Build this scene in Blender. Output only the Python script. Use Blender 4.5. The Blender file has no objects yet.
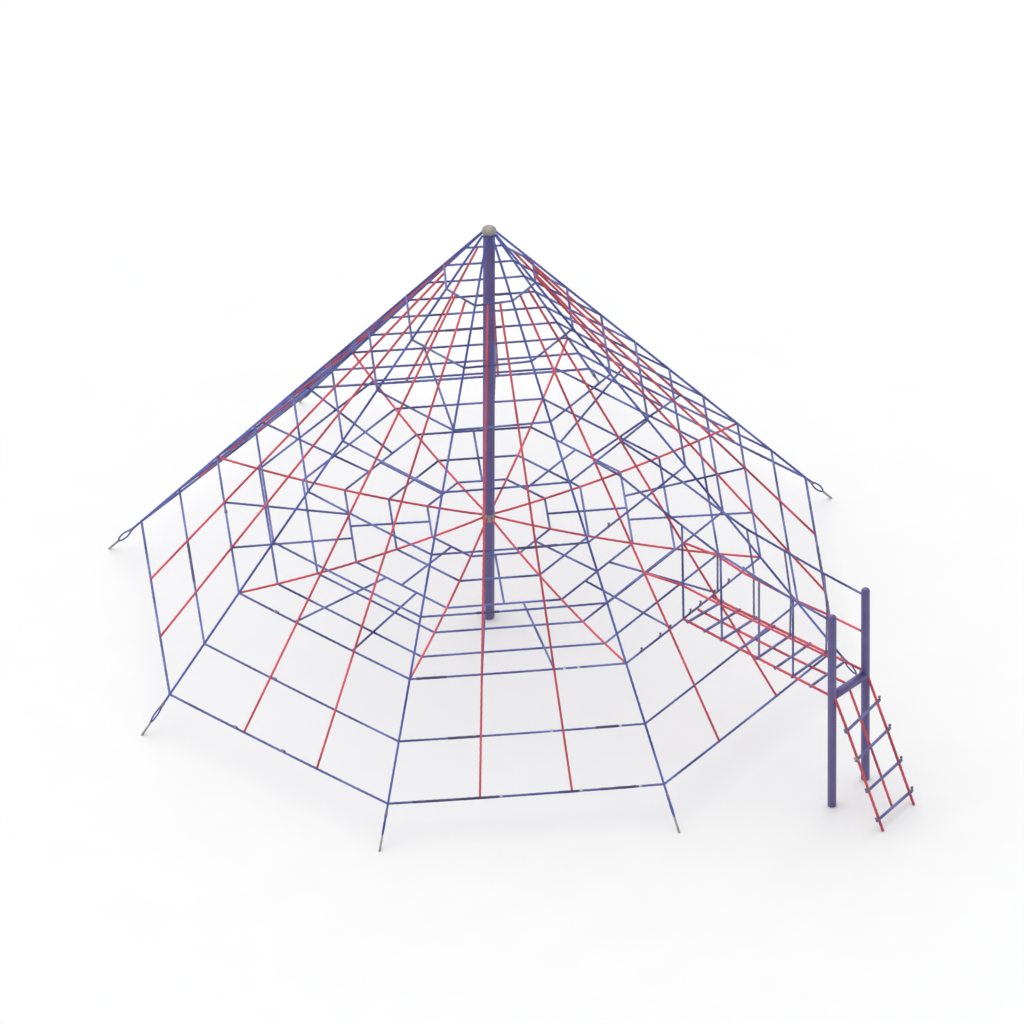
import bpy, math, random
from mathutils import Vector, Matrix
random.seed(7)
S = bpy.context.scene
C = bpy.context.collection
PI = math.pi

# ------------------------------------------------------------------ camera
EL = 0.674706            # camera elevation
PX = 98.12               # pixels per metre (parallel projection)
TGT = Vector((0.2378, 0.0, 1.3650))
ROLL = 0.001347
FW = Vector((0, math.cos(EL), -math.sin(EL)))
_R = Vector((1, 0, 0)); _U = _R.cross(FW)
RT = _R*math.cos(ROLL) + _U*math.sin(ROLL)
UP = _U*math.cos(ROLL) - _R*math.sin(ROLL)
cd = bpy.data.cameras.new('camera'); cam = bpy.data.objects.new('camera', cd); C.objects.link(cam)
cd.type = 'ORTHO'; cd.ortho_scale = 1024/PX; cd.clip_start = 0.1; cd.clip_end = 400
cam.location = TGT - FW*40
cam.rotation_euler = Matrix((RT, UP, -FW)).transposed().to_euler()
S.camera = cam

# measurements taken on the photograph, turned into places in the scene
def ground_at(x, y, z=0.0):
    o = TGT + RT*((x-512)/PX) + UP*((512-y)/PX)
    return o + FW*((z-o.z)/FW.z)
def on_plane(p0, hdir, x, y):
    """point of the vertical plane through p0 along hdir seen at (x, y)"""
    o = TGT + RT*((x-512)/PX) + UP*((512-y)/PX)
    n = Vector((-hdir.y, hdir.x, 0))
    return o + FW*((p0-o).dot(n)/FW.dot(n))

# ------------------------------------------------------------------ materials
def mat(name, rough=0.5, metal=0.0):
    m = bpy.data.materials.new(name); m.use_nodes = True
    nt = m.node_tree; b = nt.nodes['Principled BSDF']
    b.inputs['Roughness'].default_value = rough; b.inputs['Metallic'].default_value = metal
    return m, nt, b
def noisy(name, c0, c1, scale, rough=0.5, metal=0.0, lo=0.35, hi=0.65, detail=2.0, bump=0.0):
    m, nt, b = mat(name, rough, metal)
    tc = nt.nodes.new('ShaderNodeTexCoord'); nz = nt.nodes.new('ShaderNodeTexNoise')
    nz.inputs['Scale'].default_value = scale; nz.inputs['Detail'].default_value = detail
    rp = nt.nodes.new('ShaderNodeValToRGB')
    rp.color_ramp.elements[0].position = lo; rp.color_ramp.elements[0].color = (*c0, 1)
    rp.color_ramp.elements[1].position = hi; rp.color_ramp.elements[1].color = (*c1, 1)
    nt.links.new(tc.outputs['Object'], nz.inputs['Vector'])
    nt.links.new(nz.outputs['Fac'], rp.inputs['Fac'])
    nt.links.new(rp.outputs['Color'], b.inputs['Base Color'])
    if bump:
        n2 = nt.nodes.new('ShaderNodeTexNoise'); n2.inputs['Scale'].default_value = scale*14
        bp = nt.nodes.new('ShaderNodeBump'); bp.inputs['Strength'].default_value = bump; bp.inputs['Distance'].default_value = 0.004
        nt.links.new(tc.outputs['Object'], n2.inputs['Vector'])
        nt.links.new(n2.outputs['Fac'], bp.inputs['Height']); nt.links.new(bp.outputs['Normal'], b.inputs['Normal'])
    return m
BLUE = noisy('blue_rope', (0.038, 0.044, 0.180), (0.162, 0.192, 0.460), 2.6, 0.75, 0.0, 0.32, 0.66)
RIDGE = noisy('ridge_rope', (0.048, 0.060, 0.280), (0.135, 0.165, 0.500), 2.0, 0.7)
RED = noisy('red_rope', (0.430, 0.050, 0.085), (0.770, 0.112, 0.150), 2.2, 0.75)
PAINT = noisy('purple_paint', (0.102, 0.084, 0.238), (0.126, 0.103, 0.282), 3.0, 0.42, bump=0.05)
CAP = noisy('grey_cap', (0.235, 0.23, 0.215), (0.30, 0.295, 0.28), 30, 0.5)
STEEL = noisy('galvanised_steel', (0.24, 0.24, 0.225), (0.40, 0.40, 0.38), 25, 0.5, 0.3)
PALE = noisy('pale_ferrule', (0.50, 0.50, 0.52), (0.65, 0.65, 0.66), 40, 0.4)
DARKF = noisy('dark_ferrule', (0.110, 0.103, 0.205), (0.230, 0.220, 0.330), 40, 0.4)
FADED = noisy('faded_blue_rope', (0.130, 0.130, 0.270), (0.260, 0.265, 0.430), 3.0, 0.75)
RUNG = noisy('blue_rung', (0.090, 0.092, 0.265), (0.165, 0.175, 0.410), 6.0, 0.55)
FLOOR = noisy('white_floor', (0.795, 0.795, 0.795), (0.805, 0.805, 0.805), 1.5, 0.9)

# ------------------------------------------------------------------ mesh helpers
class MB:
    def __init__(s): s.v = []; s.f = []
    def sweep(s, pts, r, sides=8, strands=0, amp=0.0, pitch=0.10, step=None, closed=False, caps=True, radii=None):
        """tube along a polyline; strands > 0 gives the lay of a twisted rope"""
        P = [Vector(p) for p in pts]
        if step:
            Q = [P[0]]
            seq = P[1:] + ([P[0]] if closed else [])
            for b in seq:
                a = Q[-1]; n = max(1, int((b-a).length/step))
                for i in range(1, n+1): Q.append(a.lerp(b, i/n))
            if closed: Q.pop()
            P = Q
        n = len(P); dist = 0.0; ref = None; rings = []
        for i, p in enumerate(P):
            if closed: t = (P[(i+1) % n]-P[i-1])
            else: t = P[min(i+1, n-1)]-P[max(i-1, 0)]
            t.normalize()
            if ref is None: ref = t.orthogonal()
            ref = (ref - t*ref.dot(t)).normalized(); bi = t.cross(ref)
            if i: dist += (p-P[i-1]).length
            rr = radii[i] if radii else r
            ring = []
            for k in range(sides):
                a = 2*PI*k/sides
                q = rr*(1 + (amp*math.cos(strands*(a-2*PI*dist/pitch)) if strands else 0))
                ring.append(len(s.v)); s.v.append(p + ref*(q*math.cos(a)) + bi*(q*math.sin(a)))
            rings.append(ring)
        m = n if closed else n-1
        for i in range(m):
            A, B = rings[i], rings[(i+1) % n]
            for k in range(sides):
                k2 = (k+1) % sides
                s.f.append((A[k], A[k2], B[k2], B[k]))
        if caps and not closed:
            s.f.append(tuple(reversed(rings[0]))); s.f.append(tuple(rings[-1]))
        return s
    def lathe(s, base, axis, prof, sides=28):
        """prof: (height along axis, radius) pairs"""
        ax = Vector(axis).normalized(); u = ax.orthogonal().normalized(); w = ax.cross(u); base = Vector(base)
        rings = []
        for h, r in prof:
            ring = []
            for k in range(sides):
                a = 2*PI*k/sides
                ring.append(len(s.v)); s.v.append(base + ax*h + u*(r*math.cos(a)) + w*(r*math.sin(a)))
            rings.append(ring)
        for A, B in zip(rings, rings[1:]):
            for k in range(sides):
                k2 = (k+1) % sides; s.f.append((A[k], A[k2], B[k2], B[k]))
        s.f.append(tuple(reversed(rings[0]))); s.f.append(tuple(rings[-1]))
        return s
    def build(s, name, material, parent=None, origin=None, smooth=True):
        me = bpy.data.meshes.new(name)
        o = Vector(origin) if origin is not None else Vector((0, 0, 0))
        me.from_pydata([tuple(v-o) for v in s.v], [], s.f); me.update()
        if smooth: me.polygons.foreach_set('use_smooth', [True]*len(me.polygons))
        me.materials.append(material)
        ob = bpy.data.objects.new(name, me); C.objects.link(ob)
        if parent is not None: ob.parent = parent
        return ob
def rope(name, pts, r, material, parent, closed=False):
    return MB().sweep(pts, r, 9, 3, 0.10, 0.11, 0.024, closed).build(name, material, parent)
def thing(name, label, cat):
    o = bpy.data.objects.new(name, None); C.objects.link(o); o.empty_display_size = 0.2
    o['label'] = label; o['category'] = cat
    return o
def bead(c, r, axis=(0, 0, 1), squash=1.0):
    return [(r*squash*math.sin(a), r*math.cos(a)) for a in [(-0.5+i/8)*PI*0.98 for i in range(9)]]
def ferrule(p, d, r, L, material, parent, name='ferrule'):
    d = Vector(d).normalized()
    return MB().lathe(Vector(p)-d*(L/2), d, [(0, r*0.75), (L*0.12, r), (L*0.88, r), (L, r*0.75)], 12).build(name, material, parent)
def clamp(p, d, parent, s=1.0):
    """small bolt clip: a sleeve round the rope and a stub with a rounded nut"""
    p = Vector(p); d = Vector(d).normalized(); up = Vector((0, 0, 1)); up = (up-d*up.dot(d)).normalized()
    m = MB()
    m.lathe(p-d*0.018*s, d, [(0, 0.014*s), (0.004*s, 0.019*s), (0.032*s, 0.019*s), (0.036*s, 0.014*s)], 10)
    m.lathe(p, up, [(0, 0.008*s), (0.045*s, 0.008*s)], 8)
    m.lathe(p+up*0.045*s, up, [(-0.014*s, 0.010*s), (-0.006*s, 0.017*s), (0.006*s, 0.017*s), (0.014*s, 0.010*s)], 8)
    return m.build('clamp', DARKF, parent)

# ------------------------------------------------------------------ ground
g = MB(); Z = 120
g.v = [Vector((-Z, -Z, 0)), Vector((Z, -Z, 0)), Vector((Z, Z, 0)), Vector((-Z, Z, 0))]; g.f = [(0, 1, 2, 3)]
go = g.build('ground', FLOOR, smooth=False); go['kind'] = 'structure'

# ------------------------------------------------------------------ climbing pyramid
H = 5.0; RA = 0.075; PHI = -0.282505; RAD = 4.0014
T0, DT = 0.0815, 0.1015
NUDGE = {0: -0.0040, 3: -0.0045, 6: 0.0050}    # each corner was tied by hand
seen = {0: (379.6, 851.2), 1: (679.2, 832.6), 3: (831.2, 498.0), 6: (109.2, 548.6), 7: (142.0, 735.0)}
anchors = []
for i in range(8):
    a = PHI - PI/2 + i*PI/4
    p = Vector((RAD*math.cos(a), RAD*math.sin(a), 0))
    if i in seen: p = ground_at(*seen[i])
    anchors.append(p)
def top(i):
    u = anchors[i].copy(); u.z = 0; u.normalize()
    return u*RA + Vector((0, 0, H))
def node(i, k):
    i %= 8; return anchors[i].lerp(top(i), T0 + DT*k + NUDGE.get(i, 0))
def third(i, k, j): return node(i, k).lerp(node(i+1, k), j/3 + {1: -.012, 7: .008}.get(i, 0)*(1-k/8))

net = thing('climbing_pyramid', 'tall pyramid climbing net of blue and red ropes around a central purple mast', 'climbing net')
# mast
mr = 0.061
mast = MB().lathe((0, 0, 0), (0, 0, 1), [(0, mr-0.012), (0.004, mr-0.004), (0.012, mr), (H+0.027, mr)], 36).build('mast', PAINT, net)
cr = 0.076
MB().lathe((0, 0, H+0.026), (0, 0, 1), [(0, cr*0.95), (0.004, cr), (0.012, cr)] +
          [(0.012+0.045*math.sin(a), cr*math.cos(a)) for a in [i/10*PI/2*0.98 for i in range(1, 11)]], 36).build('cap', CAP, mast)
HUBZ = 98.0/(PX*math.cos(EL)) + 0.042
MB().lathe((0, 0, HUBZ-0.045), (0, 0, 1), [(0, mr+0.001), (0.003, mr+0.006), (0.087, mr+0.006), (0.09, mr+0.001)], 36).build('collar', STEEL, mast)
# ridge ropes with eye loop and ground rod
for i in range(8):
    A, B = anchors[i], top(i); d = (B-A).normalized(); L = (B-A).length
    h = Vector((d.x, d.y, 0)).normalized(); n = (d.cross(Vector((0, 0, 1)))).normalized(); v = n.cross(d).normalized()
    ro = rope('ridge_rope', [A+d*(L*0.0555), A.lerp(B, .5), B], 0.0120, RIDGE, net)
    MB().sweep([A-d*0.12, A, A+d*(L*0.0265)], 0.0115, 10).build('ground_rod', STEEL, ro)
    l0, l1 = A+d*(L*0.026), A+d*(L*0.060); c = (l0+l1)/2; hl = (l1-l0).length/2; w = {2: 0.024, 3: 0.026, 4: 0.012, 5: 0.012, 6: 0.026}.get(i, 0.020)
    pts = []
    for k in range(20):
        t = 2*PI*k/20; s = math.cos(t); ww = w*(1-0.45*max(0, s))
        pts.append(c + d*(hl*s) + v*(ww*math.sin(t)))
    MB().sweep(pts, 0.0085, 8, closed=True).build('eye_loop', RIDGE, ro)
    MB().lathe(A+d*(L*0.054), d, [(0, 0.012), (0.008, 0.0155), (0.06, 0.0155), (0.075, 0.012)], 12).build('ferrule', DARKF, ro)
# horizontal cross ropes and red upright ropes, face by face
cross = {}
for i in range(8):
    for k in range(9):
        a, b = node(i, k), node(i+1, k)
        r = 0.0125 if k == 0 else 0.0115
        dip = 0.004*(b-a).length
        cross[i, k] = rope('cross_rope', [a.lerp(b, q/8) - Vector((0, 0, dip*4*q/8*(1-q/8))) for q in range(9)], r, BLUE, net)
    for j in (1, 2):
        rope('upright_rope', [third(i, 0, j), third(i, 8, j)], 0.0120, RED, net)
# level web inside: red spokes, five rings, spacers
hub = [ (lambda u: Vector((u.x, u.y, 0)).normalized()*(mr+0.004) + Vector((0, 0, HUBZ)))(anchors[i]) for i in range(8)]
SAG = 0.075
def on_spoke(i, f):
    p = node(i, 2).lerp(Vector((0, 0, HUBZ)), f); p.z -= SAG*4*f*(1-f); return p
def web(i, j):
    i %= 8
    f = (0, .155, .315, .470, .632, .774)[j]
    return on_spoke(i, f)
for i in range(8):
    sp = rope('spoke_rope', [hub[i]] + [on_spoke(i, 1-q/14) for q in range(1, 15)], 0.0118, RED, net)
for j in range(1, 6):
    rope('ring_rope', [web(i, j) for i in range(8)], 0.0115, BLUE, net, closed=True)
for i in range(8):
    for q in (1/3, 2/3):
        rope('spacer_rope', [node(i, 2).lerp(node(i+1, 2), q), web(i, 3).lerp(web(i+1, 3), q)], 0.0115, BLUE, net)
    rope('spacer_rope', [web(i, 3).lerp(web(i+1, 3), .5), web(i, 5).lerp(web(i+1, 5), .5)], 0.0115, BLUE, net)
# pressed sleeves seen on the front ropes
def along(i, k, q): return node(i, k).lerp(node(i+1, k), q)
for k, q in ((0, .41), (0, .70), (0, .915), (1, .62), (2, .78), (2, .715), (1, .90)):
    ferrule(along(0, k, q), node(1, k)-node(0, k), 0.0160, 0.030, PALE, cross[0, k])
DUSK = noisy('worn_dark_rope', (0.055, 0.050, 0.130), (0.095, 0.092, 0.210), 5.0, 0.8)
for i, k, q0, q1 in ((0, 0, .09, .40), (0, 0, .62, .69), (0, 0, .77, .90), (0, 1, .20, .33), (0, 1, .80, .89), (0, 2, .03, .17), (0, 3, .30, .42), (0, 4, .55, .80), (4, 3, .3, .6), (4, 5, .2, .45), (6, 1, .35, .6), (2, 0, .25, .6)):
    p, q = along(i, k, q0), along(i, k, q1); w = Vector((0, 0, 0.004*(node(i+1, k)-node(i, k)).length))
    n8 = [p.lerp(q, t/6) - w*(4*(q0+(q1-q0)*t/6)*(1-q0-(q1-q0)*t/6)) for t in range(7)]
    MB().sweep(n8, 0.0142, 9, 3, 0.10, 0.11, 0.024).build('sleeve', DUSK, cross[i, k])
for i, k, q in ((7, 0, .30), (7, 0, .52), (7, 1, .36), (7, 2, .22), (6, 2, .4)):
    ferrule(along(i, k, q), node(i+1, k)-node(i, k), 0.0165, 0.05, DARKF, cross[i, k])
for q in (.115, .255, .33, .48, .555, .66, .765, .875):
    clamp(along(1, 2, q), node(2, 2)-node(1, 2), cross[1, 2], .8)
clamp(along(1, 4, .21), node(2, 4)-node(1, 4), cross[1, 4], .8)
clamp(along(3, 4, .80), node(4, 4)-node(3, 4), cross[3, 4], .8)

# ------------------------------------------------------------------ post gate
gate = thing('post_gate', 'pair of purple round-topped steel posts joined by a crossbeam at platform height', 'posts')
PL = ground_at(831.9, 805.2); PR = ground_at(865.3, 778.4)
along_gate = (PR-PL); along_gate.z = 0; along_gate.normalize()
OUT = Vector((along_gate.y, -along_gate.x, 0))       # away from the net
pr = 0.0452; kz = PX*math.cos(EL)
def post(base, ztop):
    prof = [(0, pr-0.008), (0.003, pr-0.002), (0.008, pr), (ztop, pr)] + [(ztop+pr*0.9*math.sin(a), pr*math.cos(a)) for a in [i/8*PI/2*0.98 for i in range(1, 9)]]
    return MB().lathe(base, (0, 0, 1), prof, 30).build('post', PAINT, gate)
ZL, ZR = (805.2-618.3)/kz, (778.4-591.2)/kz
post(PL, ZL); post(PR, ZR)
bl = PL + Vector((0, 0, (805.2-696.8)/kz)); br = PR + Vector((0, 0, (778.4-674.2)/kz))
beam = MB().sweep([bl+along_gate*0.03, br-along_gate*0.03], 0.0475, 24).build('crossbeam', PAINT, gate)

# ------------------------------------------------------------------ rope bridge
bridge = thing('rope_bridge', 'narrow red and blue rope footbridge running from the gate posts into the pyramid net', 'rope bridge')
near = lambda x, y: on_plane(PL, OUT, x, y)
far = lambda x, y: on_plane(PR, OUT, x, y)
mid0 = (PL+PR)/2
mid = lambda x, y: on_plane(mid0, OUT, x, y)
DR = 0.0140
nd = [near(684, 619.2), near(722, 639.5), near(776, 667.6), near(829.5, 695.2)]
fd = [far(713.0, 597.5), far(740, 610.8), far(791, 635.2), far(862.5, 670.0)]
md = [mid(698, 609.5), mid(740, 631.6), mid(791.6, 657.4), mid(846.5, 683.5)]
rope('deck_rope', nd, DR, RED, bridge); rope('deck_rope', md, DR*0.95, RED, bridge); rope('deck_rope', fd, DR, RED, bridge)
rope('middle_rail', [third(1, 3, 1), near(681.5, 585.0), near(706, 597.6), near(740, 614.0), near(828, 656.6)], 0.0125, RED, bridge)
rope('middle_rail', [third(1, 3, 2), far(717, 555.5), far(743, 572.5), far(795, 600), far(828, 614.6), far(861.5, 631)], 0.0125, RED, bridge)
rope('top_rail', [third(1, 5, 1), near(619, 475), near(672, 518), near(720.5, 555), near(759, 579), near(793, 599.5), near(827.5, 619)], 0.0122, BLUE, bridge)
rope('top_rail', [third(1, 5, 2), far(683, 482.3), far(724, 513), far(747, 529.3), far(784, 550.6), far(824, 573.6), far(862, 594)], 0.0122, BLUE, bridge)
for a, b in (((682.0, 526), (683.5, 618.5)), ((720.5, 555), (722, 639.5)), ((759, 579.5), (759, 658)), ((793, 599.5), (793, 676.5))):
    rope('hanger_rope', [near(*a), near(*b)], 0.0118, FADED if a[0] == 759 else BLUE, bridge)
for p in (((717.6, 554), (717.6, 592)), ((746.8, 529), (753.6, 571), (754, 620)), ((784.5, 551), (791.0, 598), (790, 637)), ((824, 573.6), (827.2, 610), (826, 655))):
    rope('hanger_rope', [far(*q) for q in p], 0.0108, FADED, bridge)
def deck_pt(poly, s):      # point of a deck rope, s metres in front of the posts
    for a, b in zip(poly, poly[1:]):
        sa, sb = -(a-PL).dot(OUT), -(b-PL).dot(OUT)
        if min(sa, sb) - 1e-6 <= s <= max(sa, sb) + 1e-6: return a.lerp(b, (s-sa)/(sb-sa))
    a, b = poly[0], poly[1]; sa, sb = -(a-PL).dot(OUT), -(b-PL).dot(OUT)
    return a.lerp(b, (s-sa)/(sb-sa))
for x in (688.5, 705.5, 722, 740, 757.5, 776, 793, 811.5):
    s = -(near(x, 650)-PL).dot(OUT)
    a, b = deck_pt(nd, s), deck_pt(fd, s); d = (b-a).normalized()
    ru = MB().sweep([a-d*0.018, b+d*0.018], 0.0145, 12).build('rung', RUNG, bridge)
    for p in (a-d*0.014, b+d*0.014):
        ferrule(p, d, 0.0165, 0.016, RUNG, ru, 'end_cap')
kn = near(829.5, 695.2)
MB().lathe(kn+Vector((0, 0, -0.045)), (0, 0, 1), [(0, .014), (.01, .019), (.06, .019), (.07, .014)], 12).build('rope_clip', DARKF, bridge)
kf = far(862.5, 672.2)
m = MB().lathe(kf-OUT*0.03, OUT, [(0, .016), (.01, .026), (.05, .026), (.06, .016)], 12); m.build('rope_clip', STEEL, bridge)

# ------------------------------------------------------------------ rope ladder
lad = thing('rope_ladder', 'sloping red rope ladder with blue rungs from the posts to the ground', 'rope ladder')
gl = ground_at(883, 831); gr = ground_at(913.8, 804.8)
LR = 0.0148
near_l = [near(834.0, 695.5), near(849.4, 735.9), gl]
far_l = [far(866.8, 673.5), far(887.6, 731), gr]
rope('side_rope', near_l, LR, RED, lad); rope('side_rope', far_l, LR, RED, lad)
rope('centre_rope', [mid(848.6, 686.5), mid(870, 745), mid(892, 806.8)], 0.0135, RED, lad)
def on_lad(poly, z):
    for a, b in zip(poly, poly[1:]):
        if min(a.z, b.z) <= z <= max(a.z, b.z): return a.lerp(b, (z-a.z)/(b.z-a.z))
for (xa, ya), (xb, yb) in (((847, 729), (877.8, 703.8)), ((858, 757.6), (887.6, 732)), ((868.3, 788.6), (898.4, 762)), ((879, 817.2), (909, 791.4))):
    a, b = near(xa, ya), far(xb, yb); z = (a.z+b.z)/2
    a = on_lad(near_l, z) or a; b = on_lad(far_l, z) or b
    d = (b-a).normalized()
    ru = MB().sweep([a-d*0.035, b+d*0.05], 0.0165, 12).build('rung', RUNG, lad)
    up = Vector((0, 0, 1))
    for p, s in ((a-d*0.022, -1), (b+d*0.022, 1)):
        m = MB()
        m.lathe(p-d*0.012, d, [(0, .016), (.003, .0205), (.021, .0205), (.024, .016)], 12)
        q = p + d*s*0.022
        m.lathe(q, up, [(0, .008), (0.04, .008)], 8)
        m.lathe(q+up*0.038, up, [(-.013, .009), (-.006, .016), (.006, .016), (.013, .009)], 10)
        m.build('clamp', DARKF if random.random() < .6 else STEEL, ru)

# ------------------------------------------------------------------ light
w = bpy.data.worlds.new('World'); S.world = w; w.use_nodes = True
bg = w.node_tree.nodes['Background']; bg.inputs['Color'].default_value = (0.985, 0.992, 1.0, 1); bg.inputs['Strength'].default_value = 0.600
sl = bpy.data.lights.new('softbox', 'SUN'); so = bpy.data.objects.new('softbox', sl); C.objects.link(so)
sl.energy = 2.46; sl.angle = math.radians(105); sl.color = (1.0, 1.0, 0.995)
to = Vector((-0.34, 0.56, 1.0))                       # where the lamp hangs
so.rotation_euler = to.to_track_quat('Z', 'Y').to_euler(); so.location = to*12

S.view_settings.view_transform = 'Standard'; S.view_settings.look = 'None'
S.view_settings.exposure = 0; S.view_settings.gamma = 1; S.view_settings.use_curve_mapping = False
S.render.engine = 'CYCLES'
S.cycles.use_denoising = True
